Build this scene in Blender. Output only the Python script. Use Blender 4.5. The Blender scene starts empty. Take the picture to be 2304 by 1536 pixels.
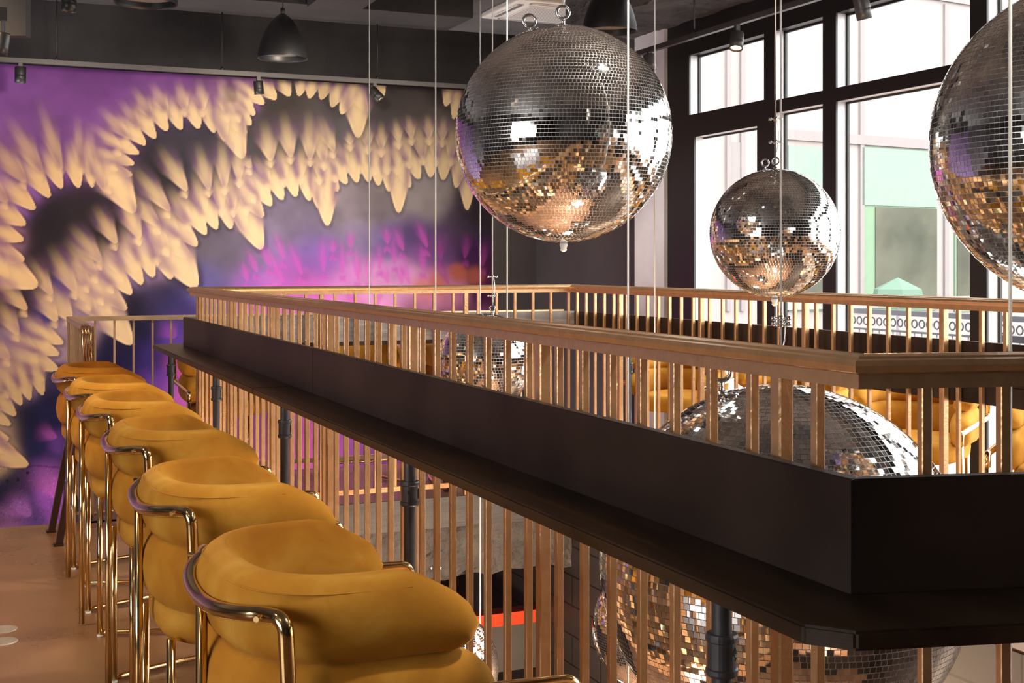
import bpy, bmesh, math, random
import numpy as np
from mathutils import Vector, Matrix
random.seed(7)
S = bpy.context.scene
C = S.collection
PI = math.pi
sin, cos = math.sin, math.cos
# ------------------------------------------------------------------ view frame
TH = math.radians(23.13); F = 2880.0; HZ = 594.0; EYE = 1.5
sT, cT = sin(TH), cos(TH)
def W(px, py, d):
    r = (px - 1152) / F * d
    return Vector((d * sT + r * cT, d * cT - r * sT, EYE - (py - HZ) / F * d))
# ------------------------------------------------------------------ materials
def lin(h):
    h = h.lstrip('#')
    v = [int(h[i:i + 2], 16) / 255 for i in (0, 2, 4)]
    return tuple(c / 12.92 if c <= .04045 else ((c + .055) / 1.055) ** 2.4 for c in v)
def mat(name, col, rough=.5, metal=0.0, noise=0, nscale=20, bump=0, bscale=60, sheen=0, spec=.5, coat=0, stretch=None, bdist=.01):
    m = bpy.data.materials.new(name); m.use_nodes = True
    nt = m.node_tree; b = nt.nodes['Principled BSDF']
    b.inputs['Base Color'].default_value = (*col, 1)
    b.inputs['Roughness'].default_value = rough
    b.inputs['Metallic'].default_value = metal
    b.inputs['Specular IOR Level'].default_value = spec
    if sheen:
        b.inputs['Sheen Weight'].default_value = sheen
        b.inputs['Sheen Roughness'].default_value = .4
        b.inputs['Sheen Tint'].default_value = (*[min(1, c * 1.6 + .1) for c in col], 1)
    if coat: b.inputs['Coat Weight'].default_value = coat
    tc = nt.nodes.new('ShaderNodeTexCoord'); vec = tc.outputs['Object']
    if stretch:
        mp = nt.nodes.new('ShaderNodeMapping'); mp.inputs['Scale'].default_value = stretch
        nt.links.new(vec, mp.inputs['Vector']); vec = mp.outputs['Vector']
    if noise:
        n = nt.nodes.new('ShaderNodeTexNoise'); n.inputs['Scale'].default_value = nscale; n.inputs['Detail'].default_value = 6
        nt.links.new(vec, n.inputs['Vector'])
        r = nt.nodes.new('ShaderNodeValToRGB')
        r.color_ramp.elements[0].position = .3; r.color_ramp.elements[1].position = .7
        r.color_ramp.elements[0].color = (*[c * (1 - noise) for c in col], 1)
        r.color_ramp.elements[1].color = (*[min(1, c * (1 + noise)) for c in col], 1)
        nt.links.new(n.outputs['Fac'], r.inputs['Fac']); nt.links.new(r.outputs['Color'], b.inputs['Base Color'])
    if bump:
        n = nt.nodes.new('ShaderNodeTexNoise'); n.inputs['Scale'].default_value = bscale; n.inputs['Detail'].default_value = 5
        nt.links.new(vec, n.inputs['Vector'])
        bp = nt.nodes.new('ShaderNodeBump'); bp.inputs['Strength'].default_value = bump; bp.inputs['Distance'].default_value = bdist
        nt.links.new(n.outputs['Fac'], bp.inputs['Height']); nt.links.new(bp.outputs['Normal'], b.inputs['Normal'])
    return m
def emis(name, col, s):
    m = bpy.data.materials.new(name); m.use_nodes = True
    b = m.node_tree.nodes['Principled BSDF']
    b.inputs['Base Color'].default_value = (*col, 1)
    b.inputs['Emission Color'].default_value = (*col, 1); b.inputs['Emission Strength'].default_value = s
    return m
M = {}
def velvet(name, a, b, c):
    m = mat(name, a, .85, 0, 0, 0, .10, 240, .35, .15, bdist=.002)
    nt = m.node_tree; bs = nt.nodes['Principled BSDF']
    tc = nt.nodes.new('ShaderNodeTexCoord'); n = nt.nodes.new('ShaderNodeTexNoise'); n.inputs['Scale'].default_value = 6.5; n.inputs['Detail'].default_value = 5; n.inputs['Distortion'].default_value = .6
    r = nt.nodes.new('ShaderNodeValToRGB'); e = r.color_ramp.elements
    e[0].position = .30; e[0].color = (*b, 1); e[1].position = .72; e[1].color = (*c, 1); q = e.new(.52); q.color = (*a, 1)
    lw = nt.nodes.new('ShaderNodeLayerWeight'); lw.inputs['Blend'].default_value = .35
    nt.links.new(tc.outputs['Object'], n.inputs['Vector']); nt.links.new(n.outputs['Fac'], r.inputs['Fac']); nt.links.new(r.outputs['Color'], bs.inputs['Base Color'])
    nt.nodes.remove(lw); return m
M['velvet'] = velvet('mustard_velvet', (.44, .195, .020), (.36, .140, .012), (.54, .285, .045))
M['velvet_worn'] = velvet('amber_velvet', (.44, .165, .014), (.36, .12, .010), (.50, .21, .022))
M['brass'] = mat('polished_brass', (.80, .56, .26), .14, 1)
M['rail'] = mat('bronze_gold_paint', (.53, .315, .160), .32, .66, .10, 30, .35, 90, bdist=.004)
M['guard'] = mat('satin_gold_paint', (.55, .38, .23), .32, .7, .06, 30)
M['blackwood'] = mat('black_stained_wood', (.028, .0165, .0105), .42, .25, .6, 2.2, .15, 40, spec=.3, stretch=(8, 1, 8), bdist=.002)
M['blackboard'] = mat('black_stained_board', (.026, .0165, .012), .5, .25, .7, 2.2, .10, 30, spec=.3, bdist=.003)
M['litboard'] = mat('window_lit_board', (.20, .20, .21), .5, 0, .35, 7, .4, 20, stretch=(.6, 1, 6), bdist=.01)  # black upstand board with the window light put into its grey colour
M['pipe'] = mat('dark_steel_pipe', (.045, .044, .050), .42, .3, .15, 40, .15, 120, bdist=.002)
M['fixture'] = mat('black_fixture_metal', (.018, .017, .017), .42, .2)
M['greyfixture'] = mat('grey_fixture_metal', (.06, .055, .055), .4, .3)
M['gloss'] = mat('gloss_black_shade', (.008, .008, .009), .45, 0)
M['steel'] = mat('steel', (.72, .71, .70), .22, 1)
M['cable'] = mat('pale_cable', (.88, .85, .79), .5, 0)
M['mirror'] = mat('mirror_tile', (.93, .92, .91), .035, 1)
M['grout'] = mat('silver_grout', (.85, .84, .83), .42, .85)
M['ceil'] = mat('dark_ceiling', (.026, .0235, .0235), .7, 0, .3, 2, .5, 12)
M['ceilmain'] = mat('lightened_ceiling', (.10, .093, .092), .7, 0, .3, 2, .5, 12)  # ceiling colour lightened so the mirror balls reflect it brighter
M['darkwall'] = mat('charcoal_wall', (.050, .041, .042), .6, 0, .15, 1.5, .1, 60)
M['upperwall'] = mat('dark_grey_wall', (.022, .020, .0215), .75, 0, .4, 1.6, .15, 40, spec=.15)
M['rough'] = mat('rough_grey_concrete', (.075, .073, .075), .8, 0, .5, 4, 1.0, 14, bdist=.05)
M['pillar'] = mat('white_concrete', (.88, .85, .87), .7, 0, .08, 3, .2, 40)
M['lower'] = mat('lower_dark_wall', (.022, .018, .020), .6, 0, .2, 2)
M['planks'] = mat('grey_painted_planks', (.060, .062, .068), .55, 0, .25, 6, .2, 20, stretch=(1, 1, 10))
M['lowergrey'] = mat('grey_painted_beam', (.075, .075, .08), .55, 0, .2, 3)
M['orange'] = mat('orange_red_paint', (.62, .075, .03), .25, 0, .1, 8)
M['winblack'] = mat('black_window_frame', (.010, .009, .010), .5, 0)
M['wingrey'] = mat('light_grey_window_reveal', (.62, .60, .63), .4, 0)
M['gasket'] = mat('black_gasket', (.02, .02, .02), .6, 0)
M['facade'] = mat('white_facade', (.205, .182, .177), .8, 0, spec=0)
M['facadetrim'] = mat('pale_facade_trim', (.160, .144, .146), .8, 0, spec=0)
M['mint'] = mat('mint_glass_panel', (.134, .166, .150), .8, 0, spec=.02)
M['mintframe'] = mat('mint_window_frame', (.112, .165, .115), .8, 0, spec=.02)
M['facglass'] = mat('facade_glass', (.058, .060, .046), .8, 0, .35, .8, spec=.1)
M['terrace'] = mat('terrace_floor', (.28, .26, .26), .7, 0)
M['fence'] = mat('grey_terrace_rail', (.060, .058, .068), .7, 0, spec=.1)
M['acwhite'] = mat('white_plastic', (.75, .73, .69), .4, 0)
M['acgrey'] = mat('grey_slot', (.18, .17, .16), .5, 0)
M['darkleg'] = mat('dark_bronze_leg', (.055, .024, .014), .35, .4)
M['plate'] = mat('pale_floor_plate', (.42, .36, .29), .35, .2, .1, 60)
M['canvas'] = mat('pale_green_canvas', (.085, .130, .105), .9, spec=0)
M['lampglow'] = emis('warm_lamp_glow', (1, .62, .30), 9)
M['lampdim'] = emis('warm_lamp_face', (1, .66, .40), 2.2)
M['shadein'] = mat('lamp_inside', (.20, .17, .15), .6)

def floor_material():
    m = bpy.data.materials.new('polished_concrete'); m.use_nodes = True
    nt = m.node_tree; b = nt.nodes['Principled BSDF']; L = nt.links
    tc = nt.nodes.new('ShaderNodeTexCoord')
    n1 = nt.nodes.new('ShaderNodeTexNoise'); n1.inputs['Scale'].default_value = 1.6; n1.inputs['Detail'].default_value = 8
    r1 = nt.nodes.new('ShaderNodeValToRGB')
    r1.color_ramp.elements[0].position = .32; r1.color_ramp.elements[0].color = (.145, .070, .031, 1)
    r1.color_ramp.elements[1].position = .68; r1.color_ramp.elements[1].color = (.30, .155, .072, 1)
    n2 = nt.nodes.new('ShaderNodeTexVoronoi'); n2.inputs['Scale'].default_value = 110
    n3 = nt.nodes.new('ShaderNodeTexNoise'); n3.inputs['Scale'].default_value = 5
    r2 = nt.nodes.new('ShaderNodeValToRGB')
    r2.color_ramp.elements[0].position = .10; r2.color_ramp.elements[0].color = (.55, .52, .50, 1)
    r2.color_ramp.elements[1].position = .22; r2.color_ramp.elements[1].color = (1, 1, 1, 1)
    mx = nt.nodes.new('ShaderNodeMixRGB'); mx.blend_type = 'MULTIPLY'
    r3 = nt.nodes.new('ShaderNodeValToRGB'); r3.color_ramp.elements[0].position = .42; r3.color_ramp.elements[1].position = .6
    for n in (n1, n2, n3): L.new(tc.outputs['Object'], n.inputs['Vector'])
    L.new(n1.outputs['Fac'], r1.inputs['Fac']); L.new(n2.outputs['Distance'], r2.inputs['Fac']); L.new(n3.outputs['Fac'], r3.inputs['Fac'])
    L.new(r3.outputs['Color'], mx.inputs['Fac']); L.new(r1.outputs['Color'], mx.inputs['Color1']); L.new(r2.outputs['Color'], mx.inputs['Color2'])
    L.new(mx.outputs['Color'], b.inputs['Base Color'])
    rr = nt.nodes.new('ShaderNodeMapRange'); rr.inputs['To Min'].default_value = .18; rr.inputs['To Max'].default_value = .40
    L.new(n1.outputs['Fac'], rr.inputs['Value']); L.new(rr.outputs['Result'], b.inputs['Roughness'])
    return m
M['floor'] = floor_material()
def block_material():
    m = mat('dark_blockwork', (.030, .028, .030), .55)
    nt = m.node_tree; b = nt.nodes['Principled BSDF']
    tc = nt.nodes.new('ShaderNodeTexCoord'); sp = nt.nodes.new('ShaderNodeSeparateXYZ'); cb = nt.nodes.new('ShaderNodeCombineXYZ')
    br = nt.nodes.new('ShaderNodeTexBrick'); br.inputs['Scale'].default_value = 1
    br.inputs['Brick Width'].default_value = .42; br.inputs['Row Height'].default_value = .2; br.inputs['Mortar Size'].default_value = .006
    br.inputs['Color1'].default_value = (.034, .032, .034, 1); br.inputs['Color2'].default_value = (.027, .026, .028, 1); br.inputs['Mortar'].default_value = (.004, .004, .004, 1)
    nt.links.new(tc.outputs['Object'], sp.inputs[0]); nt.links.new(sp.outputs['Y'], cb.inputs['X']); nt.links.new(sp.outputs['Z'], cb.inputs['Y'])
    nt.links.new(cb.outputs[0], br.inputs['Vector']); nt.links.new(br.outputs['Color'], b.inputs['Base Color'])
    return m
M['blocks'] = block_material()
def glass_material():
    m = bpy.data.materials.new('window_glass'); m.use_nodes = True
    nt = m.node_tree; nt.nodes.clear()
    o = nt.nodes.new('ShaderNodeOutputMaterial'); t = nt.nodes.new('ShaderNodeBsdfTransparent'); g = nt.nodes.new('ShaderNodeBsdfGlossy')
    t.inputs['Color'].default_value = (.95, .97, .96, 1); g.inputs['Roughness'].default_value = .02
    lw = nt.nodes.new('ShaderNodeLayerWeight'); lw.inputs['Blend'].default_value = .5
    pw = nt.nodes.new('ShaderNodeMath'); pw.operation = 'POWER'; pw.inputs[1].default_value = 5
    fr = nt.nodes.new('ShaderNodeMath'); fr.operation = 'MULTIPLY_ADD'; fr.inputs[1].default_value = .5; fr.inputs[2].default_value = .02
    nt.links.new(lw.outputs['Facing'], pw.inputs[0]); nt.links.new(pw.outputs[0], fr.inputs[0])
    mx = nt.nodes.new('ShaderNodeMixShader')
    nt.links.new(fr.outputs[0], mx.inputs[0]); nt.links.new(t.outputs[0], mx.inputs[1]); nt.links.new(g.outputs[0], mx.inputs[2]); nt.links.new(mx.outputs[0], o.inputs[0])
    return m
M['glass'] = glass_material()

# ------------------------------------------------------------------ mesh helpers
def obj(name, bm, m, parent=None, smooth=False, loc=None):
    me = bpy.data.meshes.new(name)
    bm.normal_update(); bm.to_mesh(me); bm.free()
    ms = m if isinstance(m, (list, tuple)) else [m]
    for x in ms: me.materials.append(x)
    if smooth:
        for p in me.polygons: p.use_smooth = True
    o = bpy.data.objects.new(name, me); C.objects.link(o)
    if parent: o.parent = parent
    if loc is not None: o.location = loc
    return o
def tag(o, label, cat, group=None, kind=None):
    o['label'] = label; o['category'] = cat
    if group: o['group'] = group
    if kind: o['kind'] = kind
    return o
def thing(name, label, cat, loc=(0, 0, 0), rz=0, group=None):
    o = bpy.data.objects.new(name, None); C.objects.link(o); o.empty_display_size = .1
    o.location = loc; o.rotation_euler = (0, 0, rz)
    return tag(o, label, cat, group)
def struct(name, bm, m, parent=None, smooth=False):
    o = obj(name, bm, m, parent, smooth)
    if not parent: o['kind'] = 'structure'
    return o
def box(bm, x0, x1, y0, y1, z0, z1, mi=0):
    v = [bm.verts.new(p) for p in ((x0, y0, z0), (x1, y0, z0), (x1, y1, z0), (x0, y1, z0), (x0, y0, z1), (x1, y0, z1), (x1, y1, z1), (x0, y1, z1))]
    for f in ((3, 2, 1, 0), (4, 5, 6, 7), (0, 1, 5, 4), (1, 2, 6, 5), (2, 3, 7, 6), (3, 0, 4, 7)):
        bm.faces.new([v[i] for i in f]).material_index = mi
def B(*a):
    bm = bmesh.new(); box(bm, *a); return bm
def bevelled(bm, w=.004, seg=2):
    bmesh.ops.bevel(bm, geom=bm.edges[:], offset=w, segments=seg, affect='EDGES', profile=.5); return bm
def bar(bm, p, q, w, h, up=Vector((0, 0, 1))):
    """rectangular bar from p to q"""
    p, q = Vector(p), Vector(q); d = (q - p).normalized()
    s = d.cross(up).normalized(); u = s.cross(d)
    a = [bm.verts.new(c + s * w / 2 * i + u * h / 2 * j) for c in (p, q) for i, j in ((-1, -1), (1, -1), (1, 1), (-1, 1))]
    for f in ((0, 1, 2, 3), (7, 6, 5, 4), (0, 4, 5, 1), (1, 5, 6, 2), (2, 6, 7, 3), (3, 7, 4, 0)): bm.faces.new([a[i] for i in f])
def prism(bm, pts, z0, z1):
    lo = [bm.verts.new((x, y, z0)) for x, y in pts]; hi = [bm.verts.new((x, y, z1)) for x, y in pts]
    n = len(pts)
    bm.faces.new(hi); bm.faces.new(lo[::-1])
    for i in range(n): bm.faces.new([lo[i], lo[(i + 1) % n], hi[(i + 1) % n], hi[i]])
def tube(bm, pts, r, seg=12, closed=False, cap=True):
    pts = [Vector(p) for p in pts]; n = len(pts); rings = []
    nrm = None
    for i in range(n):
        if closed: t = pts[(i + 1) % n] - pts[i - 1]
        else: t = pts[min(i + 1, n - 1)] - pts[max(i - 1, 0)]
        t.normalize()
        if nrm is None:
            a = Vector((0, 0, 1)) if abs(t.z) < .9 else Vector((1, 0, 0))
            nrm = (a - t * a.dot(t)).normalized()
        else: nrm = (nrm - t * nrm.dot(t)).normalized()
        bn = t.cross(nrm); rr = r[i] if isinstance(r, (list, tuple)) else r
        rings.append([bm.verts.new(pts[i] + (nrm * cos(2 * PI * k / seg) + bn * sin(2 * PI * k / seg)) * rr) for k in range(seg)])
    for i in range(n if closed else n - 1):
        A, Bq = rings[i], rings[(i + 1) % n]
        for k in range(seg): bm.faces.new([A[k], A[(k + 1) % seg], Bq[(k + 1) % seg], Bq[k]])
    if cap and not closed:
        bm.faces.new(rings[0][::-1]); bm.faces.new(rings[-1])
def T(pts, r, seg=12, **k):
    bm = bmesh.new(); tube(bm, pts, r, seg, **k); return bm
def fillet(pts, rad, n=6):
    pts = [Vector(p) for p in pts]; out = [pts[0]]
    for i in range(1, len(pts) - 1):
        a, b, c = pts[i - 1], pts[i], pts[i + 1]
        u, v = (a - b), (c - b); r = min(rad, u.length * .49, v.length * .49)
        p, q = b + u.normalized() * r, b + v.normalized() * r
        for k in range(n + 1):
            t = k / n; out.append(p * (1 - t) ** 2 + b * 2 * t * (1 - t) + q * t * t)
    out.append(pts[-1]); return out
def lathe(bm, prof, seg=32, c=(0, 0, 0), cap=False):
    c = Vector(c); rings = []
    for r, z in prof: rings.append([bm.verts.new(c + Vector((r * cos(2 * PI * k / seg), r * sin(2 * PI * k / seg), z))) for k in range(seg)])
    for A, Bq in zip(rings, rings[1:]):
        for k in range(seg): bm.faces.new([A[k], A[(k + 1) % seg], Bq[(k + 1) % seg], Bq[k]])
    if cap: bm.faces.new(rings[0][::-1]); bm.faces.new(rings[-1])
def torus(bm, c, R, r, axis='y', n=24, m=10):
    c = Vector(c); pts = []
    for i in range(n):
        a = 2 * PI * i / n
        if axis == 'y': p = Vector((R * cos(a), 0, R * sin(a)))
        elif axis == 'x': p = Vector((0, R * cos(a), R * sin(a)))
        else: p = Vector((R * cos(a), R * sin(a), 0))
        pts.append(c + p)
    tube(bm, pts, r, m, closed=True)
def dup(root, loc, rz, label, first=[None]):
    r = root.copy(); C.objects.link(r); r.location = loc; r.rotation_euler = (0, 0, rz); r['label'] = label
    for ch in list(root.children):
        c = ch.copy(); C.objects.link(c); c.parent = r
        for g in list(ch.children):
            d = g.copy(); C.objects.link(d); d.parent = c
    return r

# ------------------------------------------------------------------ the place: main dimensions (metres)
AX, BX = 1.255, 3.77          # void, left and right rails
Y1 = 7.78                     # void, far rail
YN = 1.58                     # void, near corner
ND = Vector((cos(math.radians(-13.4)), sin(math.radians(-13.4))))   # the near end runs slightly askew
CX = 4.85                     # window wall
MY = 10.8                     # mural wall
CE = 3.6                      # ceiling
def near_y(x): return YN + (x - AX) * ND.y / ND.x
# floor with the void and the stairwell left open
bm = bmesh.new()
box(bm, -5, AX, -5, 7.84, -.18, 0)
pts = [(AX, -5), (CX, -5), (CX, near_y(CX)), (AX, YN)]; prism(bm, pts, -.18, 0)
box(bm, BX, CX, near_y(BX) - .01, 9.22, -.18, 0)
box(bm, .62, BX, Y1, 9.22, -.18, 0)
struct('floor', bm, M['floor'])
# slab edges facing the void and the stairwell
bm = bmesh.new()
box(bm, AX, BX, Y1 - .012, Y1 + .2, -.2, -.004)
struct('trim_1', bm, M['planks'])
bm = bmesh.new(); box(bm, AX - .3, BX + .3, Y1 + .0, Y1 + .5, -.52, -.2)
bmesh.ops.subdivide_edges(bm, edges=[e for e in bm.edges if e.calc_length() > 1], cuts=40)
bmesh.ops.subdivide_edges(bm, edges=[e for e in bm.edges if .3 < e.calc_length() < 1], cuts=6)
for v in bm.verts:
    if v.co.z < -.45: v.co.z += random.uniform(-.025, .02)
    if v.co.y < Y1 + .02: v.co.y += random.uniform(-.012, .012)
struct('trim_2', bm, M['rough'])
struct('trim_3', B(2.0, BX, 8.22, 8.36, -1.02, -.93), M['orange'])
struct('trim_4', B(2.0, BX, 8.26, 8.40, -1.35, -1.02), M['lowergrey'])
struct('wall_lower_right', B(BX - .01, BX + .1, -1, 9.2, -3.3, -.01), M['blocks'])
struct('wall_lower_back', B(-.5, 5, 9.3, 9.4, -3.3, -.5), M['lower'])
struct('wall_lower_left', B(-.6, -.5, -1, 9.3, -3.3, -.19), M['lower'])
struct('wall_lower_front', B(-.6, 5, -1.1, -1, -3.3, -.19), M['lower'])
struct('floor_lower', B(-.6, 5, -1.1, 9.4, -3.4, -3.3), mat('lower_floor', (.46, .29, .19), .35, 0, .3, 2))
# ceiling, soffits
struct('ceiling', B(-5, CX + .4, -5, MY + .2, CE, CE + .15), M['ceilmain'])
struct('trim_5', B(-5, 3.7, 9.45, 10.06, 3.45, CE), M['ceil'])
bm = bmesh.new(); box(bm, 4.25, CX + .02, -5, 8.9, 3.27, CE)
bmesh.ops.subdivide_edges(bm, edges=[e for e in bm.edges if e.calc_length() > 5], cuts=120)
bmesh.ops.subdivide_edges(bm, edges=[e for e in bm.edges if .5 < e.calc_length() < 1], cuts=5)
for v in bm.verts:
    if v.co.z < 3.3: v.co.z += random.uniform(-.012, .012)
struct('trim_6', bm, M['rough'])
struct('trim_7', B(2.35, 2.75, 5.6, 9.4, 3.42, CE), M['ceil'])
# walls: upper dark band over the mural, dark wall right of it, side walls, wall behind the photographer with its windows
struct('wall_back_upper', B(-5, CX + .2, MY, MY + .12, 3.07, CE), M['upperwall'])
struct('wall_back_right', B(4.41, CX + .2, MY - .01, MY + .12, -3.3, 3.07), M['darkwall'])
struct('wall_back_left', B(-5, -.6, MY, MY + .12, -3.3, 3.07), mat('purple_wall', (.10, .055, .13), .6, 0, .15, 2))
struct('wall_right_solid', B(CX, CX + .2, 8.84, MY + .12, -3.3, CE), M['darkwall'])
struct('trim_8', B(CX - .03, CX + .2, 8.38, 8.84, 0, 3.27), M['pillar'])
bm = bmesh.new()
box(bm, -5.15, -5, -5, -1.2, -3.3, CE); box(bm, -5.15, -5, 3.0, MY + .1, -3.3, CE); box(bm, -5.15, -5, -1.2, 3.0, -3.3, .9); box(bm, -5.15, -5, -1.2, 3.0, 2.9, CE)
struct('wall_left', bm, M['darkwall'])
bm = bmesh.new()
for y in (-1.2, .17, 1.56, 2.94): box(bm, -5.12, -5.02, y, y + .06, .9, 2.9)
box(bm, -5.12, -5.02, -1.2, 3.0, 2.2, 2.26)
struct('window_6', bm, M['winblack'])
struct('wall_front', B(-5, CX, -5.15, -5, 0, CE), M['darkwall'])
# bulkhead panel at the top left
o = obj('ceiling_panel', B(-.24, .24, -.03, .03, 0, .6), mat('brown_grey_panel', (.024, .019, .018), .6, 0, .15, 4), loc=W(-60, 83, 5.6))
o.rotation_euler = (0, 0, -TH)
tag(o, 'brown grey bulkhead panel hanging at the top left corner', 'panel')

# ------------------------------------------------------------------ the mural: painted surface on the back wall
def build_mural():
    nx, nz = 660, 585
    xs = np.linspace(-.6, 4.41, nx); zs = np.linspace(-1.3, 3.07, nz)
    X, Z = np.meshgrid(xs, zs)
    d = X * sT + MY * cT; r = X * cT - MY * sT
    PX = (1152 + F * r / d).astype(np.float32); PY = (HZ + F * (EYE - Z) / d).astype(np.float32)
    # ground colours of the painting
    ctl = [(0, 170, '7d4a8e', 90), (200, 190, '78458a', 90), (400, 190, '7a4a8c', 70), (100, 300, '7b4a88', 90), (-80, 350, '7b4a88', 100), (230, 300, '7a4a8a', 60), (30, 420, '8a5a94', 40), (520, 195, '8a5c90', 40), (-40, 560, '8a6070', 60),
           (190, 490, '3b2c33', 45), (130, 500, '35272f', 35), (150, 560, '3d2f35', 40), (110, 590, '34262c', 30), (230, 530, '40343a', 40), (90, 690, '33263a', 40), (160, 620, '4a3a4a', 30), (40, 690, '3d2a2a', 30), (110, 700, '423480', 20),
           (400, 330, '45404a', 45), (360, 370, '352e33', 35), (450, 340, '48424b', 40), (340, 430, '453b40', 40), (500, 360, '534c54', 30),
           (650, 255, '504845', 30), (700, 280, '5b5556', 40), (650, 320, '625c60', 45), (590, 330, '5c5456', 30), (770, 320, '6a6468', 30), (566, 395, '6a5488', 14), (750, 375, '6a548a', 14),
           (900, 240, '4c4545', 50), (950, 280, '625a58', 50), (860, 270, '5e5758', 40), (1000, 200, '3c3535', 30), (1080, 330, '4a3c38', 40),
           (860, 470, '8a8084', 40), (700, 510, '80768a', 40), (950, 450, '8c8486', 40), (780, 480, '938890', 40), (1030, 520, '52445a', 40), (1085, 470, '3a3038', 40), (800, 540, '8a7ca0', 40), (640, 520, '7d7288', 30),
           (480, 570, '665c68', 40), (530, 590, '6c6278', 40), (470, 630, '625890', 35), (600, 570, '8576a0', 30), (560, 550, '746a7c', 25), (430, 620, '4a4056', 20), (700, 560, '8a6cb4', 40), (640, 610, 'a860b4', 35), (560, 640, '9a62b4', 30),
           (340, 680, '3d3352', 35), (380, 710, '4a3e78', 35), (330, 740, '2f2648', 30), (300, 690, '342a40', 20), (400, 760, '5a3f8e', 30), (280, 800, '2c2450', 40), (350, 800, '4c3688', 35), (410, 820, '8a48a4', 35), (430, 900, 'c060b0', 40), (330, 900, '70409a', 50),
           (730, 590, 'a06ac0', 30), (700, 650, 'd470c8', 35), (780, 630, 'd88cd4', 35), (850, 640, 'e0a0d4', 35), (920, 620, 'd99ccc', 30), (960, 640, 'd68ab0', 30), (620, 680, 'dc78c4', 40), (800, 700, 'e890c8', 60), (950, 570, '8a5c9c', 30), (1000, 560, '6a4476', 30), (1010, 640, 'b87898', 25), (1065, 570, '4f2a5a', 30), (1095, 620, '5a2650', 30), (1030, 615, 'b86450', 12), (1070, 620, 'a85a4c', 12), (985, 640, 'd87860', 16), (950, 645, 'e89088', 14), (880, 540, '7e68a0', 35), (930, 530, '5e4a78', 30),
           (620, 850, 'd878b8', 70), (800, 850, 'e088c0', 90), (640, 1000, '9a4898', 50), (700, 1020, 'd060b4', 40), (560, 960, '7c3f92', 50), (800, 1000, '8a4898', 60), (1000, 800, '7a4a68', 80),
           (60, 950, '1f1a38', 30), (110, 940, '2a2352', 30), (90, 1000, '2a2456', 30), (130, 990, '5a357a', 16), (40, 1080, '2c2148', 25), (100, 1070, '4c3270', 25), (120, 1120, '8a4a98', 25), (60, 1150, '5c3a70', 25), (20, 1170, '7a4a70', 25), (10, 1110, '2a2040', 20), (150, 900, '2c2448', 30), (200, 1000, '3c2c60', 50), (140, 860, '3c3050', 20), (170, 1150, '8a4a90', 30),
           (30, 850, '7a6070', 40), (60, 780, '84687c', 40), (150, 740, '9a7c86', 40), (240, 640, '8a6a96', 40), (320, 590, '9a7c98', 40), (200, 640, '5c4684', 14), (140, 650, '4c3c80', 20), (60, 740, '3c3070', 16), (0, 960, '8a6e5a', 30), (0, 1030, '96785a', 30)]
    num = np.zeros((nz, nx, 3), np.float32); den = np.full((nz, nx), 1e-9, np.float32)
    for x, y, c, s in ctl:
        q = ((PX - x) ** 2 + (PY - y) ** 2) / (s * s)
        lc = np.array(lin(c), np.float32); lc = lc * (.45 if lc.mean() < .05 and x < 560 else .72 if lc.mean() < .12 else .9)
        w = np.exp(-np.minimum(q, 60) * .9) / (s * s) * 400 + 1e-3 / (1 + q) ** 2
        num += w[..., None] * lc; den += w
    col = num / den[..., None]
    rng = np.random.default_rng(3)
    def blur_noise(cell, amp):
        gy, gx = int(nz / cell) + 3, int(nx / cell) + 3
        g = rng.normal(0, 1, (gy, gx)).astype(np.float32)
        yy = np.arange(nz) / cell; xx = np.arange(nx) / cell
        y0 = yy.astype(int); x0 = xx.astype(int); fy = (yy - y0)[:, None]; fx = (xx - x0)[None, :]
        fy = fy * fy * (3 - 2 * fy); fx = fx * fx * (3 - 2 * fx)
        return amp * ((g[y0][:, x0] * (1 - fx) + g[y0][:, x0 + 1] * fx) * (1 - fy) + (g[y0 + 1][:, x0] * (1 - fx) + g[y0 + 1][:, x0 + 1] * fx) * fy)
    cloud = blur_noise(40, .10) + blur_noise(18, .08) + blur_noise(8, .04)
    col *= np.clip(1 + cloud, .5, 1.6)[..., None]
    def ss(a, b, t):
        t = np.clip((t - a) / (b - a), 0, 1); return t * t * (3 - 2 * t)
    def petal(x, y, ang, L, Wd, c0, c1, a0, soft=.10, hold=.3, dark=0):
        a = math.radians(ang); ux, uy = cos(a), sin(a)
        m = (np.abs(PX - x + ux * L * .5) < L * .5 + Wd * 2) & (np.abs(PY - y + uy * L * .5) < L * .5 + Wd * 2)
        if not m.any(): return
        dx = PX[m] - x; dy = PY[m] - y
        t = -(dx * ux + dy * uy) / L; u = (-dx * uy + dy * ux)
        tt = np.clip(t, 0, 1.3)
        q_ = np.clip(tt / .46, 0, 1); hw = Wd * 1.22 * (.86 * np.sqrt(q_) + .14 * q_) * (1 + .10 * np.clip(tt - .46, 0, 1))
        e = np.abs(u) / np.maximum(hw, .05)
        edge_soft = soft + .75 * ss(.15, .75, tt)
        al = (1 - ss(1 - edge_soft * .5, 1 + edge_soft, e)) * ss(-.004, .015, t) * (1 - ss(hold, 1.0, tt)) * a0
        mixf = np.clip(1.0 * ss(.10, .6, tt) * ss(.15, .9, e) + .35 * ss(.45, 1, tt), 0, 1)[:, None]
        if dark:
            ha = dark * (1 - ss(.9, 1.7, np.abs(u) / np.maximum(Wd * (.25 + .75 * np.sqrt(np.clip((t + .05) / .5, 0, 1))), .05))) * ss(-.10, .0, t) * (1 - ss(.15, .42, tt))
            col[m] = col[m] * (1 - ha[:, None]) + np.array(lin('2c2230' if x < 600 else '4a4248'), np.float32) * ha[:, None]
        cc = np.array(c0, np.float32) * (1 - mixf) + np.array(c1, np.float32) * mixf
        rim = (.14 * (1 - ss(0, .25, np.abs(e - .80))) * (1 - ss(.1, .5, tt)))[:, None]
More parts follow.
